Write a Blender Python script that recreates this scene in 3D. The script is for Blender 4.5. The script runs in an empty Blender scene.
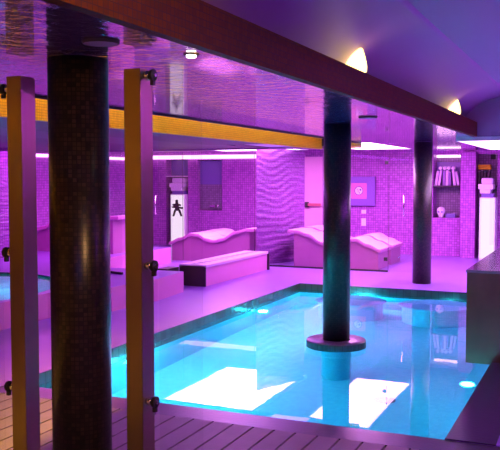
import bpy, bmesh, math, random
from mathutils import Vector, Matrix
from mathutils.geometry import tessellate_polygon
random.seed(7)
C = bpy.context.scene.collection
PI = math.pi
YAW = math.atan(353/801.)

def ax(px, y, x0=0.0):            # room x of the sight line through photo column px at room depth y
    return x0 - y*math.tan(YAW - math.atan((px-250)/800.))

# ------------------------------------------------------------ materials
MATS = {}
def mat(name, col=(.5,.5,.5), rough=.5, metal=0., spec=.5, emit=None, estr=0., bump=0., bscale=20., noise=0.,
        tile=None, mortar=(.05,.05,.05), msize=.02, col2=None, bstretch=(1,1,1), coat=0., nscale=8.):
    m = bpy.data.materials.new(name); m.use_nodes = True
    nt = m.node_tree; N = nt.nodes; L = nt.links
    b = N['Principled BSDF']
    b.inputs['Base Color'].default_value = (*col,1)
    b.inputs['Roughness'].default_value = rough
    b.inputs['Metallic'].default_value = metal
    b.inputs['Specular IOR Level'].default_value = spec
    b.inputs['Coat Weight'].default_value = coat
    b.inputs['Coat Roughness'].default_value = .05
    if emit:
        b.inputs['Emission Color'].default_value = (*emit,1); b.inputs['Emission Strength'].default_value = estr
    tc = N.new('ShaderNodeTexCoord')
    hgt = None
    if tile:
        br = N.new('ShaderNodeTexBrick'); br.offset = 0.; br.squash = 1.
        br.inputs['Scale'].default_value = 1.
        br.inputs['Brick Width'].default_value = tile[0]; br.inputs['Row Height'].default_value = tile[1]
        br.inputs['Mortar Size'].default_value = msize; br.inputs['Mortar Smooth'].default_value = .1
        br.inputs['Color1'].default_value = (*col,1); br.inputs['Color2'].default_value = (*(col2 or col),1)
        br.inputs['Mortar'].default_value = (*mortar,1)
        L.new(tc.outputs['UV'], br.inputs['Vector'])
        L.new(br.outputs['Color'], b.inputs['Base Color'])
        src = br.outputs['Color']
        bp = N.new('ShaderNodeBump'); bp.inputs['Strength'].default_value = .35; bp.inputs['Distance'].default_value = .004
        bp.invert = True
        L.new(br.outputs['Fac'], bp.inputs['Height']); hgt = bp
        L.new(bp.outputs['Normal'], b.inputs['Normal'])
    elif noise:
        nz = N.new('ShaderNodeTexNoise'); nz.inputs['Scale'].default_value = nscale; nz.inputs['Detail'].default_value = 5
        L.new(tc.outputs['Object'], nz.inputs['Vector'])
        mx = N.new('ShaderNodeMix'); mx.data_type = 'RGBA'
        c2 = col2 or tuple(max(0, c*(1-noise)) for c in col)
        mx.inputs[6].default_value = (*col,1); mx.inputs[7].default_value = (*c2,1)
        L.new(nz.outputs['Fac'], mx.inputs[0]); L.new(mx.outputs[2], b.inputs['Base Color'])
    if bump:
        mp = N.new('ShaderNodeMapping'); mp.inputs['Scale'].default_value = bstretch
        L.new(tc.outputs['Object'], mp.inputs['Vector'])
        n2 = N.new('ShaderNodeTexNoise'); n2.inputs['Scale'].default_value = bscale; n2.inputs['Detail'].default_value = 3
        L.new(mp.outputs['Vector'], n2.inputs['Vector'])
        b2 = N.new('ShaderNodeBump'); b2.inputs['Strength'].default_value = 1.; b2.inputs['Distance'].default_value = bump
        L.new(n2.outputs['Fac'], b2.inputs['Height'])
        if hgt: L.new(hgt.outputs['Normal'], b2.inputs['Normal'])
        L.new(b2.outputs['Normal'], b.inputs['Normal'])
    MATS[name] = m
    return m

def lamp_mat(name, col, s):
    m = bpy.data.materials.new(name); m.use_nodes = True
    nt = m.node_tree; nt.nodes.clear()
    e = nt.nodes.new('ShaderNodeEmission'); e.inputs[0].default_value = (*col,1); e.inputs[1].default_value = s
    o = nt.nodes.new('ShaderNodeOutputMaterial'); nt.links.new(e.outputs[0], o.inputs[0])
    MATS[name] = m; return m

M_wall = mat('violet_mosaic', (.56,.15,.62), .35, tile=(.05,.05), col2=(.36,.08,.44), mortar=(.20,.05,.25), msize=.004, bump=.006, bscale=5)
M_wavy = mat('rippled_mosaic', (.34,.10,.44), .35, tile=(.05,.05), col2=(.25,.07,.34), mortar=(.14,.04,.19), msize=.004, bump=.03, bscale=4, bstretch=(1,1,4))
M_plain = mat('plain_plaster', (.46,.2,.5), .6, noise=.1)
M_ledge = mat('pink_slab_edge', (.55,.20,.45), .35)
M_floor = mat('pale_stone_floor', (.30,.15,.56), .28, noise=.22, nscale=3, bump=.0006, bscale=30)
M_nearstone = mat('pool_border_stone', (.07,.04,.09), .28, noise=.3, nscale=4, bump=.001, bscale=40)
M_timber = mat('honey_timber_panelling', (.55,.30,.10), .45, noise=.4, nscale=3)
M_aub = mat('dark_aubergine_plaster', (.06,.04,.07), .7)
M_deck = mat('grey_timber_boards', (.25,.19,.19), .45, noise=.35, nscale=9, bump=.002, bscale=12, bstretch=(8,1,1))
M_gap = mat('dark_gap', (.02,.018,.02), .8)
M_liner = mat('dark_green_pool_tile', (.05,.08,.08), .25, tile=(.10,.10), col2=(.03,.05,.05), mortar=(.02,.03,.03), msize=.004)
M_pool = mat('aqua_pool_tile', (.16,.60,.78), .4, tile=(.05,.05), col2=(.12,.54,.74), mortar=(.15,.54,.72), msize=.003)
M_gloss = mat('lacquered_stretch_ceiling', (.13,.07,.26), .02, spec=.9, coat=.6, bump=.017, bscale=12); M_gloss.node_tree.nodes['Principled BSDF'].inputs['Specular Tint'].default_value = (.72,.62,1.,1)
M_ceil = mat('matt_ceiling', (.46,.26,.52), .55, noise=.06)
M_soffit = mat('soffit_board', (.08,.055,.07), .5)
M_beam = mat('red_brown_mosaic', (.17,.045,.004), .6, spec=.1, tile=(.03,.03), col2=(.11,.032,.01), mortar=(.07,.03,.03), msize=.002)
M_dark = mat('dark_trim', (.025,.02,.025), .4)
M_gold = mat('gold_mosaic', (.95,.56,.01), .35, tile=(.022,.022), col2=(.82,.45,.01), mortar=(.5,.28,.02), msize=.002)
M_col = mat('black_glass_mosaic', (.010,.008,.010), .3, tile=(.02,.02), col2=(.06,.032,.026), mortar=(.01,.008,.01), msize=.002)
M_colwet = mat('aqua_mosaic_shaft', (.16,.45,.62), .4, tile=(.025,.025), col2=(.10,.36,.55), mortar=(.1,.3,.4), msize=.002)
M_disc = mat('dark_stone_disc', (.30,.24,.28), .3, noise=.5, nscale=25)
M_discside = mat('grey_pebble_edge', (.16,.13,.13), .6, tile=(.012,.2), col2=(.08,.07,.07), mortar=(.03,.03,.03), msize=.002)
M_steel = mat('brushed_steel', (.34,.26,.15), .3, metal=1., bump=.0006, bscale=3, bstretch=(40,40,1))
M_chrome = mat('polished_chrome', (.8,.78,.72), .1, metal=1.)
M_blackp = mat('black_rubber', (.02,.02,.02), .4)
M_lounge = mat('smooth_heated_stone', (.80,.50,.72), .3)
M_lbase = mat('lounger_side_tile', (.42,.14,.34), .45, noise=.15)
M_bench = mat('bench_front_panel', (.60,.20,.46), .4, noise=.1)
M_slat = mat('pale_bench_slats', (.66,.46,.76), .35)
M_white = mat('white_enamel', (.9,.87,.92), .3)
M_block = mat('brown_stone_block', (.24,.12,.09), .3, noise=.5, nscale=6)
M_blocktop = mat('polished_block_top', (.30,.24,.32), .12)
M_frame = mat('violet_picture_mount', (.26,.12,.52), .35)
M_pink = mat('pink_print', (.80,.22,.50), .5, noise=.12, nscale=60)
M_niche = mat('niche_mosaic', (.30,.22,.34), .4, tile=(.05,.05), col2=(.20,.14,.24), mortar=(.1,.07,.12), msize=.004)
M_bluep = mat('blue_violet_panel', (.20,.15,.42), .25)
M_book1 = mat('pale_paper', (.72,.58,.78), .6)
M_book2 = mat('violet_book_cloth', (.30,.18,.45), .6)
M_book3 = mat('black_book_cloth', (.05,.04,.04), .5)
M_yel = mat('yellow_towel_cloth', (.85,.60,.02), .8, bump=.004, bscale=60)
M_skull = mat('clear_resin', (.75,.7,.8), .1)
M_door = mat('pale_pink_door', (.80,.46,.66), .35)
M_red = mat('red_push_bar', (.55,.12,.18), .35)

W_panel = lamp_mat('luminous_ceiling_panel', (.95,.52,1.), 9.)
W_strip = lamp_mat('violet_cove_tube', (1.,.45,1.), 2.4)
W_nich = lamp_mat('pink_niche_tube', (1.,.55,.95), 4.)
W_cyan = lamp_mat('cyan_lens', (.05,.85,1.), 9.)
W_warm = lamp_mat('warm_lens', (1.,.70,.22), 4.5)
W_down = lamp_mat('warm_white_lens', (1.,.85,.75), 9.)
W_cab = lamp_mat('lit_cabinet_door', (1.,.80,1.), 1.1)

def glass_mat(name, tint, rmul=1.):
    m = bpy.data.materials.new(name); m.use_nodes = True
    nt = m.node_tree; nt.nodes.clear(); N = nt.nodes; L = nt.links
    t = N.new('ShaderNodeBsdfTransparent'); t.inputs[0].default_value = (*tint,1)
    g = N.new('ShaderNodeBsdfGlossy'); g.inputs['Roughness'].default_value = .0
    f = N.new('ShaderNodeFresnel'); f.inputs[0].default_value = 1.45
    mx = N.new('ShaderNodeMixShader'); o = N.new('ShaderNodeOutputMaterial')
    ge = N.new('ShaderNodeNewGeometry'); mu = N.new('ShaderNodeMath'); mu.operation = 'SUBTRACT'; mu.use_clamp = True   # only the outer faces reflect
    L.new(f.outputs[0], mu.inputs[0]); L.new(ge.outputs['Backfacing'], mu.inputs[1])
    L.new(mu.outputs[0], mx.inputs[0]); L.new(t.outputs[0], mx.inputs[1]); L.new(g.outputs[0], mx.inputs[2]); L.new(mx.outputs[0], o.inputs[0])
    MATS[name] = m; return m
M_glass = glass_mat('clear_glass', (.97,.97,.98))

def water_mat(name, tint, bump):
    m = bpy.data.materials.new(name); m.use_nodes = True
    nt = m.node_tree; nt.nodes.clear(); N = nt.nodes; L = nt.links
    tc = N.new('ShaderNodeTexCoord')
    n = N.new('ShaderNodeTexNoise'); n.inputs['Scale'].default_value = 2.2; n.inputs['Detail'].default_value = 2
    b = N.new('ShaderNodeBump'); b.inputs['Strength'].default_value = 1; b.inputs['Distance'].default_value = bump
    L.new(tc.outputs['Object'], n.inputs['Vector']); L.new(n.outputs['Fac'], b.inputs['Height'])
    t = N.new('ShaderNodeBsdfRefraction'); t.inputs['Color'].default_value = (*tint,1); t.inputs['IOR'].default_value = 1.33; t.inputs['Roughness'].default_value = 0
    g = N.new('ShaderNodeBsdfGlossy'); g.inputs['Roughness'].default_value = .0
    f = N.new('ShaderNodeFresnel'); f.inputs[0].default_value = 1.33
    mx = N.new('ShaderNodeMixShader'); o = N.new('ShaderNodeOutputMaterial')
    for s in (t, g, f): L.new(b.outputs['Normal'], s.inputs['Normal'])
    L.new(f.outputs[0], mx.inputs[0]); L.new(t.outputs[0], mx.inputs[1]); L.new(g.outputs[0], mx.inputs[2]); L.new(mx.outputs[0], o.inputs[0])
    return m
M_water = water_mat('clear_pool_water', (.80,.96,1.), .0004)

# ------------------------------------------------------------ mesh helpers
class MB:
    def __init__(s): s.bm = bmesh.new(); s.mi = 0; s.mats = []
    def use(s, m):
        if m not in s.mats: s.mats.append(m)
        s.mi = s.mats.index(m); return s
    def _f(s, vs, smooth=False):
        try: f = s.bm.faces.new(vs)
        except ValueError: return None
        f.material_index = s.mi; f.smooth = smooth; return f
    def box(s, a, b, rz=0, piv=None):
        x0,y0,z0 = a; x1,y1,z1 = b
        v = [Vector(p) for p in ((x0,y0,z0),(x1,y0,z0),(x1,y1,z0),(x0,y1,z0),(x0,y0,z1),(x1,y0,z1),(x1,y1,z1),(x0,y1,z1))]
        if rz:
            p = Vector(piv if piv else ((x0+x1)/2,(y0+y1)/2,0)); R = Matrix.Rotation(rz,3,'Z'); v = [R@(q-p)+p for q in v]
        v = [s.bm.verts.new(q) for q in v]
        for f in ((3,2,1,0),(4,5,6,7),(0,1,5,4),(1,2,6,5),(2,3,7,6),(3,0,4,7)): s._f([v[i] for i in f])
        return s
    def prism(s, pts, z0, z1):                 # vertical extrusion of a plan outline (counter-clockwise)
        lo = [s.bm.verts.new((x,y,z0)) for x,y in pts]; hi = [s.bm.verts.new((x,y,z1)) for x,y in pts]
        s._f(hi); s._f(lo[::-1]); n = len(pts)
        for i in range(n): s._f([lo[i],lo[(i+1)%n],hi[(i+1)%n],hi[i]])
        return s
    def lathe(s, prof, c=(0,0,0), axis='Z', n=40, smooth=True, cap=True):   # prof = [(radius, height)]
        rings = []
        for r,h in prof:
            ring = []
            for k in range(n):
                a = 2*PI*k/n
                p = (r*math.cos(a), r*math.sin(a), h)
                if axis == 'X': p = (p[2], p[0], p[1])
                if axis == 'Y': p = (p[1], p[2], p[0])
                ring.append(s.bm.verts.new(Vector(p)+Vector(c)))
            rings.append(ring)
        for i in range(len(rings)-1):
            for k in range(n): s._f([rings[i][k],rings[i][(k+1)%n],rings[i+1][(k+1)%n],rings[i+1][k]], smooth)
        if cap: s._f(rings[0][::-1]); s._f(rings[-1])
        return s
    def tube(s, pts, r, n=10):
        pts = [Vector(p) for p in pts]; rings = []
        for i,p in enumerate(pts):
            d = (pts[min(i+1,len(pts)-1)]-pts[max(i-1,0)]).normalized()
            u = d.orthogonal().normalized() if i == 0 else (u - d*u.dot(d)).normalized()
            w = d.cross(u)
            rings.append([s.bm.verts.new(p+u*r*math.cos(2*PI*k/n)+w*r*math.sin(2*PI*k/n)) for k in range(n)])
        for i in range(len(rings)-1):
            for k in range(n): s._f([rings[i][k],rings[i][(k+1)%n],rings[i+1][(k+1)%n],rings[i+1][k]], True)
        s._f(rings[0][::-1]); s._f(rings[-1]); return s
    def build(s, name, m, parent=None, bevel=0., loc=(0,0,0)):
        if not s.mats: s.mats = [m]
        bmesh.ops.recalc_face_normals(s.bm, faces=s.bm.faces[:])
        if m is M_water:                      # the open water surface faces up
            s.bm.normal_update()
            if sum(f.normal.z for f in s.bm.faces) < 0: bmesh.ops.reverse_faces(s.bm, faces=s.bm.faces[:])
        if bevel:
            bmesh.ops.bevel(s.bm, geom=[e for e in s.bm.edges if e.is_manifold and e.calc_face_angle(0) > .6], offset=bevel, segments=2, affect='EDGES', profile=.6)
        uv = s.bm.loops.layers.uv.new('UVMap')
        s.bm.normal_update()
        for f in s.bm.faces:
            n = f.normal
            for l in f.loops:
                p = l.vert.co
                if abs(n.z) > .7: l[uv].uv = (p.x, p.y)
                else:
                    t = Vector((-n.y, n.x, 0)).normalized() if (abs(n.x)+abs(n.y)) > 1e-4 else Vector((1,0,0))
                    l[uv].uv = (p.dot(t), p.z)
        me = bpy.data.meshes.new(name); s.bm.to_mesh(me); s.bm.free()
        for q in s.mats: me.materials.append(q)
        o = bpy.data.objects.new(name, me); C.objects.link(o); o.location = loc
        if parent: o.parent = parent
        return o

def cyl_uv(o, r):                               # wrap UVs of a standing shaft around its girth, in metres
    me = o.data; uv = me.uv_layers[0].data
    for p in me.polygons:
        if abs(p.normal.z) > .7: continue
        a0 = math.atan2(p.center.y, p.center.x)
        for li in p.loop_indices:
            v = me.vertices[me.loops[li].vertex_index].co
            a = math.atan2(v.y, v.x)
            while a-a0 > PI: a -= 2*PI
            while a-a0 < -PI: a += 2*PI
            uv[li].uv = (a*r, v.z)

def tag(o, label, cat, group=None, kind=None):
    o['label'] = label; o['category'] = cat
    if group: o['group'] = group
    if kind: o['kind'] = kind
    return o
def thing(name, label, cat, loc=(0,0,0), rz=0, group=None):
    o = bpy.data.objects.new(name, None); C.objects.link(o); o.empty_display_size = .1
    o.location = loc; o.rotation_euler = (0,0,rz); return tag(o, label, cat, group)
def struct(name, mb, m, label=None, **k):
    o = mb.build(name, m, **k); o['kind'] = 'structure'
    if label: o['label'] = label
    return o
def dup(root, loc, label, rz=None, group=None):
    r = root.copy(); C.objects.link(r); r.location = loc; r['label'] = label
    if rz is not None: r.rotation_euler = (0,0,rz)
    if group: r['group'] = group
    for ch in list(root.children):
        c = ch.copy(); C.objects.link(c); c.parent = r
        for g in list(ch.children):
            d = g.copy(); C.objects.link(d); d.parent = c
    return r

# ------------------------------------------------------------ setting: floors
PX0, PX1, PY0, PY1 = -4.2, -.85, 4.9, 11.4      # pool opening
BACK = 16.6
f = MB()
f.box((-10.2,-3,-.3),(PX0,17,0)); f.box((PX0,PY1,-.3),(3.2,17,0)); f.box((PX1,4.9,-.3),(3.2,PY1,0))
struct('floor', f, M_floor, 'pale glossy stone floor around the pool')
f = MB(); f.box((PX0,4.66,-.3),(PX1,4.9,-.005)); f.box((-.95,-3,-.3),(3.2,4.66,-.005)); f.box((PX1,4.66,-.3),(3.2,4.9,-.005)); f.box((PX1,4.9,-.001),(-.55,7.12,.004))
struct('floor', f, M_nearstone, 'dark violet stone border between the timber deck and the pool')
f = MB(); f.box((-4.2,-3,-.3),(-.95,4.66,-.035)); struct('floor', f, M_gap, 'dark bed under the timber deck')
f = MB(); x = -4.2
while x < -.96:
    f.box((x+.006,-2.9,-.034),(min(x+.139,-.955),4.652,-.002)); x += .145
struct('floor', f, M_deck, 'grey timber deck boards in front of the pool', bevel=.002)

# pool basin
f = MB(); f.use(M_pool)
f.box((PX0,PY0,-1.45),(PX1,PY1,-1.3))
f.box((PX0,PY0-.12,-1.3),(PX1,PY0,-.3)); f.box((PX0,PY1,-1.3),(PX1,PY1+.1,-.3)); f.box((PX0-.1,PY0,-1.3),(PX0,PY1,-.3)); f.box((PX1,PY0,-1.3),(PX1+.1,PY1,-.3))
struct('floor', f, M_pool, 'aqua tiled pool basin')
f = MB(); t=.012
f.box((PX0,PY0,-.32),(PX0+t,PY1,-.004)); f.box((PX0,PY1-t,-.32),(PX1,PY1,-.004)); f.box((PX1-t,PY0,-.32),(PX1,7.1,-.02))
struct('trim_1', f, M_liner, 'dark tile band round the rim of the pool')
w = MB(); n1, n2 = 24, 40
vs = [[w.bm.verts.new((PX0+t+(PX1-PX0-2*t)*i/n1, PY0+(PY1-PY0-t)*j/n2, -.1)) for j in range(n2+1)] for i in range(n1+1)]
for i in range(n1):
    for j in range(n2): w._f([vs[i][j],vs[i+1][j],vs[i+1][j+1],vs[i][j+1]], True)
tag(w.build('pool_water', M_water), 'clear turquoise water filling the large rectangular pool', 'water', kind='stuff')

# ------------------------------------------------------------ setting: walls
f = MB(); f.box((-10.1,-3,0),(-9.9,16.8,2.8)); struct('wall_left', f, M_wall)
f = MB()
nx = [(ax(433,BACK), ax(460,BACK)), (ax(476,BACK), ax(497,BACK))]
def wall_with_openings(mb, x0, x1, y0, y1, z0, z1, ops):
    ops = sorted(ops); cur = x0
    for (a,b,c,d) in ops:
        mb.box((cur,y0,z0),(a,y1,z1))
        if c > z0: mb.box((a,y0,z0),(b,y1,c))
        if d < z1: mb.box((a,y0,d),(b,y1,z1))
        cur = b
    mb.box((cur,y0,z0),(x1,y1,z1))
NL = (ax(166,BACK), ax(188,BACK), 0.0, 2.05)       # tall alcove behind the left cooler
NL2 = (ax(198,BACK), ax(222,BACK), .85, 2.02)      # shower recess
N1 = (nx[0][0], nx[0][1], .78, 2.08)
N2 = (nx[1][0], nx[1][1], 0.0, 2.08)
wall_with_openings(f, -9.9, 3.2, BACK, BACK+.35, 0, 2.7, [NL, NL2, N1, N2])
struct('wall_back', f, M_wall)
f = MB(); f.box((-9.9,BACK+.35,0),(3.2,BACK+.45,2.8)); struct('wall_back_niches', f, M_niche, 'mosaic lining at the back of the wall niches').name = 'wall_back'
f = MB(); f.box((3.2,-3,0),(3.4,17,2.8)); struct('wall_right', f, M_aub)
f = MB(); f.box((-10.1,-3.2,-.3),(3.4,-3,2.8)); struct('wall_front', f, M_timber)
# rippled partition between the two glazed rooms
f = MB()
P0, P1 = Vector((-5.80,13.45)), Vector((-5.28,14.6)); n = 60; m = 60
nrm = Vector((P1.y-P0.y, -(P1.x-P0.x))).normalized()
grid = []
for i in range(n+1):
    row = []
    for j in range(m+1):
        z = 2.14*j/m; u = i/n
        d = .012*math.sin(2*PI*(z/.125 + .55*math.sin(u*5.2)+.3*math.sin(z*3+u*9)))
        if i in (0,n): d = 0
        q = P0.lerp(P1,u)+nrm*d
        row.append(f.bm.verts.new((q.x,q.y,z)))
    grid.append(row)
for i in range(n):
    for j in range(m): f._f([grid[i][j],grid[i+1][j],grid[i+1][j+1],grid[i][j+1]], True)
pts = [(-5.80,13.45),(-5.28,14.6),(-5.42,14.66),(-5.845,13.56)]
for a,b in ((1,2),(2,3),(3,0)):
    va = [f.bm.verts.new((*pts[a],0)),f.bm.verts.new((*pts[b],0)),f.bm.verts.new((*pts[b],2.14)),f.bm.verts.new((*pts[a],2.14))]; f._f(va)
f._f([f.bm.verts.new((*p,2.14)) for p in pts])
struct('wall_partition', f, M_wavy).name = 'wall_middle'
f = MB(); f.box((-9.88,2.5,.29),(-9.0,10.6,2.1)); struct('wall_left', f, M_wavy, 'rippled mosaic wall behind the whirlpool')

# pilaster between the niches
f = MB(); f.box((ax(461,16.35),16.35,0),(ax(475,16.35),BACK,2.12)); struct('trim_2', f, M_wall, 'mosaic pilaster between the two niches')

# ------------------------------------------------------------ setting: ceilings
f = MB(); f.box((-3.42,-3,2.14),(-1.57,10.8,2.2)); f.box((-3.42,10.8,2.14),(-1.57,12.0,2.2)); f.box((-3.28,12.0,2.14),(-1.57,16.6,2.2)); f.box((-1.57,10.86,2.14),(3.2,BACK,2.2))
struct('ceiling', f, M_gloss, 'mirror-like lacquered lilac ceiling above the pool')
f = MB(); f.box((-3.44,-3,2.125),(-3.42,12.0,2.56)); struct('trim_4', f, M_dark, 'dark edge of the glossy ceiling')
f = MB(); f.box((-4.10,-3,2.05),(-4.05,12.0,2.56)); struct('trim_3', f, M_gold, 'gold mosaic band in the slot beside the glossy ceiling')
f = MB(); f.box((-4.10,-3,2.56),(-3.42,12.0,2.6)); f.box((-4.10,11.98,2.1),(-3.42,12.0,2.56)); struct('ceiling', f, M_soffit, 'top of the warm lit ceiling slot')
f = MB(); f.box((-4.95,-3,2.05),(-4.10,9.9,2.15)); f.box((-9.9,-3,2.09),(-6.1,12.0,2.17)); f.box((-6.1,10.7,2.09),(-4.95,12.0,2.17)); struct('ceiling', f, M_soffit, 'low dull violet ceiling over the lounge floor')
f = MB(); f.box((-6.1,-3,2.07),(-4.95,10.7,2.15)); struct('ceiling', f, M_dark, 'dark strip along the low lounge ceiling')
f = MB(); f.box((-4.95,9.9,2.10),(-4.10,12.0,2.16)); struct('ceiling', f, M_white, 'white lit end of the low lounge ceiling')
f = MB(); f.box((-9.9,12.0,2.22),(-3.28,BACK,2.3)); f.box((-9.9,12.0,2.06),(-3.42,12.02,2.22)); struct('ceiling', f, M_plain, 'ceiling above the luminous panels')
# red-brown drop face (beam) and the higher ceiling on its right
f = MB(); f.box((-1.57,-3,2.138),(-1.52,10.8,2.325)); struct('trim_6', f, M_beam, 'red-brown mosaic drop face between the low and the high ceiling')
f = MB(); f.box((-1.76,-3,2.20),(-1.57,10.8,2.22)); struct('trim_7', f, M_ceil, 'cove slot behind the drop face')
f = MB(); K = 16                                # soft curved cove that rises from the slot into the higher ceiling
cur = [(-1.72+.62*(1-math.cos(k/K*PI/2)), 2.22+.44*math.sin(k/K*PI/2)) for k in range(K+1)]
rows = [[f.bm.verts.new(p) for p in ((x,-3,z),(x,10.8,z),(x-.03,10.8,z+.04),(x-.03,-3,z+.04))] for x,z in cur]
for a,b in zip(rows,rows[1:]):
    for k in range(4): f._f([a[k],b[k],b[(k+1)%4],a[(k+1)%4]], k == 0)
f._f(rows[0][::-1]); f._f(rows[-1]); struct('ceiling', f, M_ceil, 'curved cove between the slot and the higher ceiling')
f = MB(); f.box((-1.10,-3,2.66),(3.2,10.85,2.72)); struct('ceiling', f, M_ceil, 'higher matt violet ceiling over the deck')
f = MB(); f.box((-1.80,10.8,2.15),(3.2,10.85,2.72)); struct('trim_8', f, M_ceil, 'violet end face of the higher ceiling')

# luminous ceiling panels
def panel(x0,x1,y0,y1,z,label,th=.04):
    t = thing('ceiling_light_panel', label, 'ceiling light', ((x0+x1)/2,(y0+y1)/2,z), group=None)
    hx, hy = (x1-x0)/2, (y1-y0)/2
    f = MB()
    for a,b in (((-hx,-hy),(hx,-hy+.03)),((-hx,hy-.03),(hx,hy)),((-hx,-hy+.03),(-hx+.03,hy-.03)),((hx-.03,-hy+.03),(hx,hy-.03))):
        f.box((*a,0),(*b,th+.02))
    f.build('frame', M_white, t)
    f = MB(); f.box((-hx+.03,-hy+.03,.012),(hx-.03,hy-.03,th)); f.build('diffuser', W_panel, t)
    return t
panel(-4.40,-3.29,12.15,15.2,2.15, 'large luminous ceiling panel above the framed picture and the right loungers')
panel(-7.15,-5.35,12.05,15.0,2.15, 'large luminous ceiling panel above the loungers left of the rippled wall')
panel(-1.80,.9,10.86,14.3,2.085, 'bright white ceiling panel at the right edge beyond the brown drop face')
# cove tubes
def tube_light(name, a, b, m, label):
    f = MB(); f.box(a,b); o = f.build(name, m); tag(o, label, 'light'); return o
tube_light('cove_light', (-9.88,10.7,2.0),(-9.84,16.5,2.06), W_strip, 'glowing white cove strip along the top of the far left wall')
tube_light('cove_light', (-9.80,16.52,2.04),(-6.3,16.58,2.13), W_strip, 'glowing white cove strip above the left glazed room back wall')

# ------------------------------------------------------------ whirlpool platform
outer = [(-5.76,2.5),(-5.76,7.35),(-5.62,7.75),(-5.36,8.05),(-5.28,9.0),(-5.36,9.85),(-6.75,9.85),(-7.45,10.7),(-7.45,13.2),(-9.9,13.2),(-9.9,2.5)]
cx, cy, rx, ry = -7.32, 7.0, 1.48, 1.78
hole = [(cx+rx*math.cos(2*PI*k/48), cy+ry*math.sin(2*PI*k/48)) for k in range(48)]
f = MB(); H0 = .29
allp = outer+hole
tris = tessellate_polygon([[Vector((*p,0)) for p in outer],[Vector((*p,0)) for p in hole[::-1]]])
allp = outer+hole[::-1]
top = [f.bm.verts.new((*p,H0)) for p in allp]; bot = [f.bm.verts.new((*p,0)) for p in allp]
f.use(M_floor)
for tr in tris: f._f([top[i] for i in tr])
f.use(M_bench)
no = len(outer)
for i in range(no): j = (i+1)%no; f._f([bot[i],bot[j],top[j],top[i]])
f.use(M_liner)
for i in range(48):
    a, b = no+i, no+(i+1)%48; f._f([bot[a],bot[b],top[b],top[a]])
f.use(M_pool); f._f([f.bm.verts.new((*p,.004)) for p in hole])
struct('floor', f, None, 'raised platform with pink front that holds the whirlpool')
w = MB(); w._f([w.bm.verts.new((cx+(rx-.004)*math.cos(2*PI*k/48), cy+(ry-.004)*math.sin(2*PI*k/48), .265)) for k in range(48)])
tag(w.build('whirlpool_water', M_water), 'teal water in the round whirlpool on the raised platform at the left', 'water', kind='stuff')

# ------------------------------------------------------------ columns
def column(x, y, r, label, z0=0.):
    t = thing('round_column', label, 'column', (x,y,z0), group='dark mosaic columns')
    f = MB(); f.lathe([(r,0),(r,2.138-z0)], n=64, cap=True); o = f.build('shaft', M_col, t); cyl_uv(o, r)
    return t
column(-2.20,3.05,.137,'thick black mosaic column nearest the camera, between the two steel posts')
c1 = column(-2.445,7.72,.137,'black mosaic column rising out of the pool through a round stone disc', -.03)
column(-2.50,12.17,.14,'black mosaic column standing on the floor beyond the far pool edge')
t = thing('column_disc','round speckled stone disc around the column in the pool','stone disc',(-2.445,7.72,-1.3))
f = MB(); f.lathe([(.15,0),(.15,1.17)], n=56, cap=False); o = f.build('pedestal', M_colwet, t); o['label'] = 'aqua tiled submerged pedestal'; cyl_uv(o,.3)
f = MB(); f.lathe([(.14,1.268),(.29,1.268),(.302,1.26),(.302,1.256)], n=64, cap=False); f.build('disc_top', M_disc, t)
f = MB(); f.lathe([(.14,1.175),(.302,1.175),(.302,1.256)], n=64, cap=False); o = f.build('disc_rim', M_discside, t); cyl_uv(o,.3)

# ------------------------------------------------------------ steel posts with glass clamps
def post(x, y, zs, side, label):
    t = thing('steel_post', label, 'post', (x,y,0), group='square steel glazing posts')
    f = MB(); f.box((-.043,-.052,0),(.043,.052,2.085)); f.build('tube', M_steel, t, bevel=.002)
    f = MB(); f.box((-.075,-.085,0),(.075,.085,.012)); f.build('base_plate', M_steel, t, bevel=.002)
    for z in zs:
        s = side
        f = MB(); f.lathe([(.013,0),(.013,.03),(.009,.03),(.009,.06)], (s*.043,-.02,z), 'X', 18) if s > 0 else f.lathe([(.013,0),(.013,-.03),(.009,-.03),(.009,-.06)], (s*.043,-.02,z), 'X', 18)
        f.lathe([(.017,-.012),(.02,-.006),(.02,.006),(.017,.012)], (s*.062,-.02,z), 'X', 18)
        o = f.build('glass_clamp', M_chrome, t); o['label'] = 'polished chrome glass clamp'
        g = MB(); g.lathe([(.026,-.008),(.026,.008)], (s*.088,-.02,z), 'X', 18); g.box((s*.088-.008,-.03,z-.045),(s*.088+.008,-.012,z-.01)); g.build('clamp_cap', M_blackp, o)
    return t
post(-2.585,3.12,(2.03,1.235,.57),-1,'brushed steel square post left of the nearest black column, at the left edge')
post(-1.925,3.12,(2.055,1.205,.585),1,'brushed steel square post right of the nearest black column')
def pane(x0,y0,x1,y1,z0,z1,label,group=None,name='glass_screen',hinges=(),handle=None,base=False, edge=True):
    L_ = math.hypot(x1-x0,y1-y0); a = math.atan2(y1-y0,x1-x0)
    t = thing(name,label,'glass panel',(x0,y0,z0),a,group)
    H_ = z1-z0
    f = MB(); f.box((0,-.004,0 if not base else .03),(L_,.004,H_)); f.build('pane', M_glass, t)
    if base:
        f = MB(); f.box((0,-.015,0),(L_,.015,.03)); f.build('floor_channel', M_dark, t)
    if edge:
        f = MB(); f.box((L_,-.005,.03),(L_+.006,.005,H_)); f.build('edge_seal', M_dark, t)
    for (u,z) in hinges:
        f = MB(); f.box((u-.03,-.015,z-.03),(u+.03,.015,z+.03)); f.build('hinge', M_blackp, t, bevel=.003)
    if handle:
        u, za, zb = handle
        for s in (-1,):
            f = MB(); f.tube([(u,s*.004,za),(u,s*.05,za),(u,s*.055,(za+zb)/2),(u,s*.05,zb),(u,s*.004,zb)], .012); f.build('handle', M_chrome, t)
    return t
pane(-1.81,3.10,ax(202,3.10),3.10,.0,2.06,'narrow clear glass pane clamped to the right steel post', edge=False)
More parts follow.
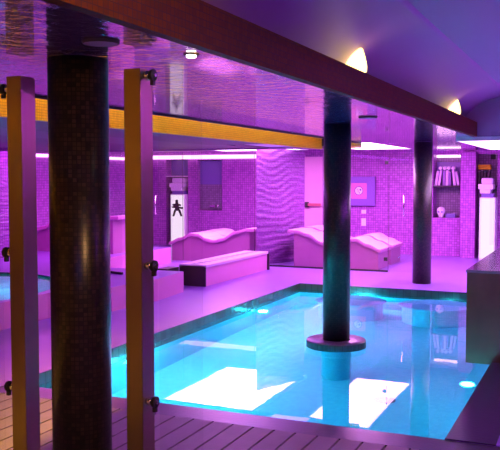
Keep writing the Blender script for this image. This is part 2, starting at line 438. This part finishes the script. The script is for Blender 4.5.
pane(-4.4,3.10,-2.70,3.10,.0,2.06,'clear glass pane clamped to the left steel post', edge=False)
GY = 13.36
pane(-5.78,GY,-3.32,GY,.0,2.10,'wide clear glass panel in front of the right loungers', base=True, hinges=((2.42,1.86),(2.42,.22)))
pane(-3.30,GY,-2.62,GY,.01,2.10,'glass door with bar handle behind the far black column', name='glass_door', handle=(.25,.95,1.3))
pane(-7.10,GY,-5.80,GY,.0,2.10,'clear glass panel in front of the left loungers', base=True)
pane(-7.95,GY,-7.28,GY,.01,2.08,'glass door with bar handle in front of the left water cooler', name='glass_door', handle=(.1,.9,1.25))
pane(-5.95,9.2,-6.9,9.5,.29,2.045,'glass screen standing on the end of the whirlpool platform', base=True, edge=False)
pane(ax(490,9.9),9.9,ax(490,9.9)+1.6,9.9,.80,2.15,'glass screen standing on the brown block by the pool', hinges=((.03,1.05),), edge=False)

# ------------------------------------------------------------ slatted bench
t = thing('slatted_bench','low pink-fronted bench with pale slatted top in front of the left loungers','bench',(-5.53,10.45,0))
f = MB(); f.box((-.22,.02,0),(.2,2.38,.285)); o = f.build('body', M_bench, t)
f = MB(); f.box((-.23,0,0),(.21,.02,.30)); o = f.build('end_panel', M_dark, t); o['label'] = 'dark end panel'
f = MB(); f.box((-.23,2.38,0),(.235,2.42,.32)); o = f.build('end_panel', M_dark, t)
f = MB(); f.use(M_dark)
[f.box((-.06,.05+k*.199,.30),(.06,.14+k*.199,.3215)) for k in range(12)]
f.use(M_slat); f.box((-.23,0,.285),(-.17,2.38,.32)); f.box((.17,0,.285),(.225,2.38,.32))
y = 0.
while y < 2.34: f.box((-.17,y,.300),(.17,y+.192,.32)); y += .199
f.build('slatted_top', M_slat, t)
# low dark box filling the gap beside the platform
f = MB(); f.box((-.18,0,0),(.0,.35,.28)); tag(f.build('gap_box', M_dark, loc=(-5.75,10.07,0)), 'dark box in the gap between the bench and the whirlpool platform', 'box')

# ------------------------------------------------------------ wavy loungers
def profile(u):                                 # u = 0 head .. 1 foot: height of the lying surface
    k = [(0,.66),(.1,.655),(.22,.60),(.38,.46),(.47,.42),(.56,.45),(.66,.53),(.74,.54),(.86,.45),(1,.36)]
    for (a,x0),(b,x1) in zip(k,k[1:]):
        if u <= b:
            q = (u-a)/(b-a); q = q*q*(3-2*q); return x0+(x1-x0)*q
    return k[-1][1]
def make_lounger(L_, W_, label, loc, group):
    t = thing('wavy_lounger', label, 'lounger', loc, 0, group)
    N_ = 48
    f = MB().use(M_ledge); rows = []
    for i in range(N_+1):
        u = i/N_; x = u*L_; z = profile(u)
        rows.append([f.bm.verts.new((x,0,z)),f.bm.verts.new((x,W_,z)),f.bm.verts.new((x,W_,z-.06)),f.bm.verts.new((x,0,z-.06))])
    for a,b in zip(rows,rows[1:]):
        for k in range(4):
            f.use(M_lounge if k == 0 else M_ledge); f._f([a[k],b[k],b[(k+1)%4],a[(k+1)%4]], k in (0,2))
    f._f(rows[0][::-1]); f._f(rows[-1])
    f.build('slab', M_lounge, t, bevel=.012)
    f = MB(); rows = []
    u0, u1 = .07, .97
    for i in range(N_+1):
        u = u0+(u1-u0)*i/N_; x = u*L_; z = profile(u)-.055
        rows.append([f.bm.verts.new((x,.04,z)),f.bm.verts.new((x,W_-.0,z)),f.bm.verts.new((x,W_-.0,0)),f.bm.verts.new((x,.04,0))])
    for a,b in zip(rows,rows[1:]):
        for k in range(4): f._f([a[k],b[k],b[(k+1)%4],a[(k+1)%4]])
    f._f(rows[0][::-1]); f._f(rows[-1])
    f.build('base', M_lbase, t)
    return t
G = 'wavy heated stone loungers'
l2 = make_lounger(1.74,.78,'front wavy lounger of the right pair, behind the column in the pool',(-5.24,13.56,0),G)
dup(l2,(-5.24,14.47,0),'rear wavy lounger of the right pair, nearer the framed picture',group=G)
def mirrored(src, loc, label, sx=-1.):
    o = dup(src, loc, label, group=G); o.scale = (sx,1,1); return o
l1 = make_lounger(1.84,.78,'front wavy lounger of the left pair, just behind the slatted bench',(-5.89,13.6,0),G)
# mirrored so its head lies at the right
def flip(o):
    for ch in o.children:
        ch.data = ch.data.copy(); ch.data.transform(Matrix.Diagonal((-1,1,1,1))); ch.data.flip_normals()
flip(l1)
dup(l1,(-5.98,14.51,0),'rear wavy lounger of the left pair, nearer the white water cooler',group=G)
l3 = dup(l1,(-7.55,11.55,.29),'wavy lounger on the platform seen left and right of the nearest column',group=G)

# ------------------------------------------------------------ white water coolers
def cooler(x, y, w_, label, emblem):
    t = thing('water_cooler', label, 'water cooler', (x,y,0), 0)
    f = MB(); f.box((-w_/2,0,0),(w_/2,.35,1.22)); f.build('cabinet', M_white, t, bevel=.01)
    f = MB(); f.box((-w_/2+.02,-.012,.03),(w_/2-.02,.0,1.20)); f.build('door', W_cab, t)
    f = MB(); f.box((-w_/2+.03,.03,1.22),(w_/2-.04,.3,1.30)); f.build('neck', M_bluep, t, bevel=.01)
    f = MB(); f.box((-w_/2-.03,.0,1.38),(w_/2-.05,.32,1.48)); f.box((-w_/2+.0,.02,1.30),(w_/2-.1,.3,1.38)); f.build('head', M_white, t, bevel=.012)
    f = MB(); f.box((-w_/2+.02,.04,1.48),(w_/2-.06,.3,1.60)); f.build('tank', M_skull, t, bevel=.03)
    if emblem:                                  # black branching plant-like mark on the door
        f = MB(); yy0, yy1 = -.018, -.0125
        for pts in ([(-.045,1.09),(.02,1.09),(.03,1.0),(-.05,1.0)], [(-.13,.99),(-.05,1.0),(-.04,.93),(-.12,.95)], [(.03,1.0),(.10,.98),(.09,.94),(.03,.95)],
                    [(-.05,1.0),(.04,1.0),(.045,.90),(-.05,.90)], [(-.15,.93),(-.05,.95),(-.05,.89),(-.13,.90)], [(.04,.93),(.15,.92),(.14,.87),(.04,.89)],
                    [(-.05,.90),(.05,.90),(.08,.83),(-.08,.83)], [(-.08,.86),(-.03,.83),(-.08,.70),(-.13,.70)], [(.08,.86),(.03,.83),(.09,.70),(.14,.71)]):
            a = [f.bm.verts.new((p[0],yy0,p[1])) for p in pts]; b = [f.bm.verts.new((p[0],yy1,p[1])) for p in pts]
            f._f(a); f._f(b[::-1])
            for i in range(len(pts)): j = (i+1)%len(pts); f._f([a[i],b[i],b[j],a[j]])
        f.build('door_emblem', M_blackp, t)
    return t
cooler(ax(177.5,16.5),16.5,.38,'tall white lit water cooler with black plant-like mark, behind the left glass door',True)
cooler(ax(487.5,16.1),16.1,.30,'tall white lit water cooler at the right, beside the mosaic pilaster',False)
# alcove pieces
xa, xb = NL[0], NL[1]
f = MB(); f.box((xa+.005,16.86,1.66),(xb-.005,16.90,2.03)); tag(f.build('alcove_panel', M_bluep), 'blue-violet panel in the alcove above the left water cooler', 'panel')
f = MB(); f.box((xa,16.60,1.63),(xb,16.9,1.65)); tag(f.build('shelf', M_white), 'thin bright shelf above the left water cooler', 'shelf')
xa, xb = NL2[0], NL2[1]
t = thing('shower_unit','dark violet shower recess unit with small chrome tap, right of the left water cooler','shower',((xa+xb)/2,16.7,0))
hw = (xb-xa)/2-.01
f = MB(); f.box((-hw,0,1.45),(hw,.03,2.0)); f.build('upper_panel', M_bluep, t)
f = MB(); f.box((-hw,.0,.87),(hw,.03,1.45)); f.build('lower_panel', M_niche, t)
f = MB(); f.box((-.02,-.07,.93),(.12,.0,.97)); f.tube([(.18,.0,.9),(.18,-.06,.92),(.18,-.06,1.0)],.012); f.build('tap', M_chrome, t)

# ------------------------------------------------------------ exit door, picture, switches
xa, xb = ax(304,16.5), ax(322,16.5)
t = thing('door_1','pale pink exit door with red push bar between the rippled wall and the column','door',((xa+xb)/2,16.54,0)); t['kind'] = 'structure'
hw = (xb-xa)/2
f = MB(); f.box((-hw,0,0),(hw,.05,2.06)); f.build('leaf', M_door, t)
f = MB(); f.box((-hw-.03,-.01,0),(-hw,.05,2.1)); f.box((hw,-.01,0),(hw+.03,.05,2.1)); f.build('frame', M_plain, t)
f = MB(); f.box((-hw+.02,-.09,.96),(-hw+.1,0,1.08)); o = f.build('bar_housing', M_blackp, t)
f = MB(); f.box((-hw+.1,-.08,.99),(hw-.02,-.04,1.05)); f.build('push_bar', M_red, t)
px0, px1 = ax(343.5,16.55), ax(375,16.55)
t = thing('framed_picture','square violet framed picture with a pink print and round white emblem on the back wall','picture',((px0+px1)/2,16.56,1.32))
hw = (px1-px0)/2
f = MB(); f.box((-hw,-.03,-.31),(hw,.03,.31)); f.build('mount', M_frame, t, bevel=.004)
f = MB(); f.box((-.17,-.036,-.16),(.17,-.031,.17)); f.build('print', M_pink, t)
f = MB(); f.lathe([(.085,-.040),(.085,-.0365)], (0,0,.01), 'Y', 36); o = f.build('emblem', M_white, t); o['label'] = 'round white emblem'
f = MB(); pts = [(.088*math.cos(a),-.042,.01+.088*math.sin(a)) for a in [2*PI*k/36 for k in range(37)]]; f.tube(pts,.007,6)
f.tube([(-.045,-.043,.05),(-.01,-.043,.03),(-.02,-.043,-.01),(.02,-.043,-.03),(.01,-.043,-.055)],.006,6); f.lathe([(.022,-.044),(.022,-.041)], (.035,0,.03),'Y',16)
f.build('emblem_lines', M_bluep, o)
for zz, lb in ((.88,'upper'),(.66,'lower')):
    f = MB(); f.box((-.05,-.02,-.04 if zz>.8 else -.08),(.05,0,.04 if zz>.8 else .08)); f.box((-.018,-.026,-.03),(.018,-.02,.03))
    tag(f.build('wall_switch', M_white, loc=(ax(364,16.6),16.6,zz), bevel=.004), lb+' small white wall plate under the framed picture', 'wall plate')

# ------------------------------------------------------------ niches
xa, xb = N1[0], N1[1]
for (a,b,lab) in ((xa,xb,'dark shelf across the left niche'),(N2[0],N2[1],'dark shelf across the right niche')):
    f = MB(); f.box((a,16.6,1.415),(b,16.94,1.445)); tag(f.build('shelf', M_dark), lab, 'shelf')
f = MB(); f.box((xa+.01,16.90,2.03),(xb-.01,16.94,2.07)); tag(f.build('niche_light', W_nich), 'pink glowing light trough in the top of the left niche', 'light')
f = MB(); f.box((xa+.01,16.90,1.446),(xb-.01,16.945,1.93)); tag(f.build('back_panel', M_bluep), 'blue-violet back panel behind the pale books in the left niche', 'panel')
tw = None
for k,lb in enumerate(('white rolled towel at the left on top of the pale books','second white rolled towel on top of the pale books','third white rolled towel on top of the pale books','white rolled towel at the right on top of the pale books')):
    f = MB(); f.lathe([(.015,-.09),(.032,-.088),(.036,-.08),(.036,.08),(.032,.088),(.015,.09)],(0,0,.036),'Y',20)
    tag(f.build('rolled_towel', M_white, loc=(xa+.13+k*.085,16.74,1.7665)), lb, 'towel', 'white rolled towels in the left niche')
def book(x, w_, h_, tilt, m, label, group, y=16.66):
    t = thing('book', label, 'book', (x,y,1.447), 0, group)
    f = MB(); f.box((0,0,.0),(w_,.17,h_)); o = f.build('cover', m, t, bevel=.003)
    f = MB(); f.box((.004,-.001,h_),(w_-.004,.165,h_+.004)); p = f.build('pages', M_white, t)
    t.rotation_euler = (0,tilt,0); return t
NB = 7; x = xa+.04
specs = [(.05,.30,.16,M_book1,'pale leaning book at the left end of the left niche'),(.045,.31,.14,M_book1,'second pale book from the left in the left niche'),
         (.05,.30,0,M_book2,'upright violet book between the pale books in the left niche'),(.055,.31,0,M_book1,'upright pale book in the middle of the left niche'),
         (.04,.27,-.02,M_book2,'thin violet book right of the middle in the left niche'),(.05,.31,-.14,M_book1,'pale book tilted left, second from the right in the left niche'),(.045,.28,-.2,M_book1,'pale tilted book at the right end of the left niche')]
xs = [xa+.01, xa+.078, xa+.18, xa+.24, xa+.305, xa+.40, xa+.475]
for (w_,h_,ti,m,lb),x in zip(specs,xs): book(x,w_,h_,ti,m,lb,'books in the left niche')
xs2 = N2[0]+.03
for k,(h_,ti,lb) in enumerate(((.28,0,'black book at the left end of the right niche'),(.3,.0,'second black book from the left in the right niche'),(.27,0,'black book in the middle of the right niche'),(.3,.1,'black book leaning right, at the right end of the row in the right niche'))):
    book(xs2+k*.052,.04,h_,ti,M_book3,lb,'black books in the right niche')
f = MB(); f.box((-.11,-.1,0),(.13,.1,.05)); f.box((-.12,-.1,.05),(.12,.1,.10)); tag(f.build('folded_towel', M_yel, loc=(N2[0]+.14,16.74,1.77), bevel=.018), 'yellow folded towel lying on the black books in the right niche', 'towel')
t = thing('skull_ornament','small clear skull-like ornament in the lower left niche','ornament',(ax(441,16.66),16.68,.78))
f = MB(); f.lathe([(.02,0),(.05,.01),(.055,.06),(.08,.1),(.088,.15),(.07,.2),(.035,.225),(.005,.23)], n=20); f.build('cranium', M_skull, t)
for s in (-1,1):
    f = MB(); f.lathe([(.02,-.088),(.02,-.07)], (s*.032,0,.125),'Y',12); f.build('eye_socket', M_bluep, t)
f = MB(); f.box((-.1,-.05,0),(.1,.08,.09)); tag(f.build('small_box', M_bluep, loc=(ax(449,16.7)+.03,16.76,.78), bevel=.005), 'small dark violet box beside the skull-like ornament', 'box')

# ------------------------------------------------------------ brown block beside the pool
t = thing('stone_counter','brown stone block with polished violet top beside the pool at the right edge','counter',(-1.07,7.13,0))
f = MB(); f.box((0,0,-.02),(1.9,3.1,.775)); f.build('body', M_block, t)
f = MB(); f.box((-.008,-.008,.775),(1.91,3.1,.80)); f.build('top_slab', M_blocktop, t, bevel=.004)

# ------------------------------------------------------------ ceiling discs and lamps
def disc(x,y,r,label,lit=False):
    t = thing('downlight' if lit else 'ceiling_speaker', label, 'downlight' if lit else 'ceiling disc', (x,y,2.14))
    if lit:
        f = MB(); f.lathe([(r,-.001),(r,-.005),(r*.65,-.005),(r*.6,-.001)], n=32, cap=False); f.build('bezel', M_dark, t)
        f = MB(); f.lathe([(r*.6,-.014),(r*.6,-.002)], n=28); f.build('lens', W_down, t)
    else:
        f = MB(); f.lathe([(r,0),(r,-.006),(r*.93,-.012)], n=40, cap=False); f.build('ring', M_soffit, t)
        f = MB(); f.lathe([(r*.93,-.004),(r*.93,-.011)], n=40); f.build('grille', M_plain, t)
    return t
disc(-1.83,2.69,.075,'round grey flush ceiling disc beside the top of the nearest column')
disc(-1.92,6.95,.085,'round violet flush ceiling disc right of the column in the pool')
disc(-1.66,3.13,.035,'small lit downlight in the glossy ceiling right of the right steel post', True)
for (y,lb) in ((5.5,'large bright warm cove lamp in the slot above the brown drop face'),(9.55,'smaller bright warm cove lamp further along the slot')):
    t = thing('cove_spotlight', lb, 'spotlight', (-1.612,y,2.221))
    f = MB(); f.lathe([(.028,0),(.028,.06),(.038,.09),(.05,.112)], n=24); f.build('body', M_dark, t)
    f = MB(); f.lathe([(.05,.112),(.078,.125),(.08,.16),(.066,.23),(.05,.28),(.03,.30),(.005,.305)], n=28); o = f.build('shade', W_warm, t); o['label'] = 'glowing frosted glass shade'
    sp = bpy.data.lights.new('cove_lamp_glow','POINT'); sp.energy = 16; sp.color = (1,.50,.07); sp.shadow_soft_size = .02
    o = bpy.data.objects.new('cove_lamp_glow', sp); C.objects.link(o); o.location = (-1.60,y,2.56)

# ------------------------------------------------------------ underwater seats and lamps
for (x,y,r,lb) in ((-3.2,10.75,.50,'round submerged plinth left of the far column at the far pool edge'),(-2.02,10.8,.50,'round submerged plinth right of the far column at the far pool edge')):
    t = thing('submerged_plinth', lb, 'pool plinth', (x,y,-1.3), group='round plinths under water')
    f = MB(); f.lathe([(r*.9,0),(r*.9,1.08)], n=48, cap=False); o = f.build('drum', M_pool, t); cyl_uv(o,r)
    f = MB(); f.lathe([(r*.9,1.08),(r,1.09),(r,1.14),(r*.94,1.16),(r*.8,1.14),(r*.5,1.12)], n=48, cap=False); f.lathe([(.001,1.12),(r*.5,1.12)], n=48, cap=False); f.build('rim', M_pool, t)
def uw(x,y,z,nx_,ny_,lb,e):
    t = thing('underwater_lamp', lb, 'pool lamp', (x,y,z), math.atan2(ny_,nx_), 'cyan underwater lamps')
    f = MB(); f.lathe([(.07,0),(.075,.01),(.06,.018)], (0,0,0),'X',24,cap=False); f.build('bezel', M_chrome, t)
    f = MB(); f.lathe([(.058,.004),(.058,.012)], (0,0,0),'X',24); f.build('lens', W_cyan, t)
    l = bpy.data.lights.new('underwater_glow','POINT'); l.energy = e; l.color = (.02,.80,.95); l.shadow_soft_size = .06
    o = bpy.data.objects.new('underwater_glow', l); C.objects.link(o); o.location = (x+nx_*.16,y+ny_*.16,z)
uw(PX0+.014,9.55,-.30,1,0,'cyan underwater lamp high on the left pool wall near the far corner',120)
uw(PX0+.014,6.5,-.40,1,0,'cyan underwater lamp on the left pool wall beside the right steel post',150)
uw(-3.2,PY1-.014,-.3,0,-1,'cyan underwater lamp on the far pool wall left of the far column',70)
uw(-1.95,PY1-.014,-.3,0,-1,'cyan underwater lamp on the far pool wall right of the far column',70)
uw(PX1-.014,6.95,-.35,-1,0,'cyan underwater lamp on the right pool wall in front of the brown block',12)
f = MB(); f.lathe([(.10,0),(.10,.012),(.07,.02)], n=24); tag(f.build('pool_drain', M_dark, loc=(-1.8,7.17,-1.3)), 'small dark drain in the pool floor', 'drain')
l = bpy.data.lights.new('whirlpool_glow','POINT'); l.energy = 220; l.color = (.03,.75,.85); l.shadow_soft_size = .05
o = bpy.data.objects.new('whirlpool_glow', l); C.objects.link(o); o.location = (-7.3,7.2,.12)

# ------------------------------------------------------------ lights of the room, with unseen fill lights added
def area(name, loc, rot, sx, sy, e, col, spread=PI):
    l = bpy.data.lights.new(name,'AREA'); l.shape = 'RECTANGLE'; l.size = sx; l.size_y = sy; l.energy = e; l.color = col; l.spread = spread
    o = bpy.data.objects.new(name, l); C.objects.link(o); o.location = loc; o.rotation_euler = rot; return o
VIO = (.50,.10,1.); MAG = (.88,.11,.95); BLU = (.22,.10,1.)
area('magenta_room_light', (-3.85,13.7,2.14), (0,0,0), .9, 2.8, 100, MAG)
area('magenta_room_light', (-6.3,13.5,2.14), (0,0,0), 1.4, 2.8, 120, MAG)
area('violet_lounge_light', (-8.3,10.6,2.04), (0,0,0), 2.4, 2.0, 75, MAG)
area('violet_floor_light', (-4.5,9.4,2.04), (0,0,0), .6, 5, 65, VIO)
area('violet_ceiling_panel_light', (-.6,12.6,2.08), (0,0,0), 1.6, 3., 60, VIO)
area('violet_niche_wash', (-2.6,14.9,2.12), (math.radians(35),0,0), 1.4, .3, 30, MAG)
area('warm_cove_strip', (-3.5,4.5,2.5), (0,math.radians(-60),0), .06, 14.5, 1000, (1.,.55,.08))
area('violet_upper_fill', (3.1,7.5,2.1), (0,math.radians(142),0), .3, 7, 800, (.55,.11,1.), math.radians(95))  # unseen fill at the right, added to tint the higher ceiling violet
area('blue_upper_wash', (1.5,-2.6,2.0), (math.radians(112),0,0), 3, .3, 18, (.2,.16,1.))
area('warm_beam_fill', (.6,1.0,2.3), (0,math.radians(78),0), .4, .4, 30, (1.,.5,.2), math.radians(110))  # unseen fill, added to warm the red-brown drop face
area('warm_counter_fill', (.1,4.6,2.52), (0,0,0), .12, .12, 16, (1.,.62,.38))  # fill without a fixture, added to brighten the deck and block front
area('warm_reflection_fill', (-6.2,-2.3,2.0), (math.radians(-75),0,0), 3.0, .2, 40, (1.,.6,.2))  # unseen fill behind the camera, added for golden reflections in the steel posts

w = bpy.data.worlds.new('World'); bpy.context.scene.world = w; w.use_nodes = True
w.node_tree.nodes['Background'].inputs[0].default_value = (.25,.1,.4,1); w.node_tree.nodes['Background'].inputs[1].default_value = .15

# ------------------------------------------------------------ camera
cam = bpy.data.cameras.new('camera'); cam.sensor_width = 36; cam.lens = 36*800/500.; cam.sensor_fit = 'HORIZONTAL'
o = bpy.data.objects.new('camera', cam); C.objects.link(o); o.location = (0,0,1.6)
o.rotation_euler = (PI/2-math.atan(47/800.), 0, YAW); cam.clip_start = .05
sc = bpy.context.scene; sc.camera = o
sc.view_settings.view_transform = 'Standard'; sc.view_settings.look = 'None'; sc.view_settings.gamma = 1; sc.view_settings.exposure = 0
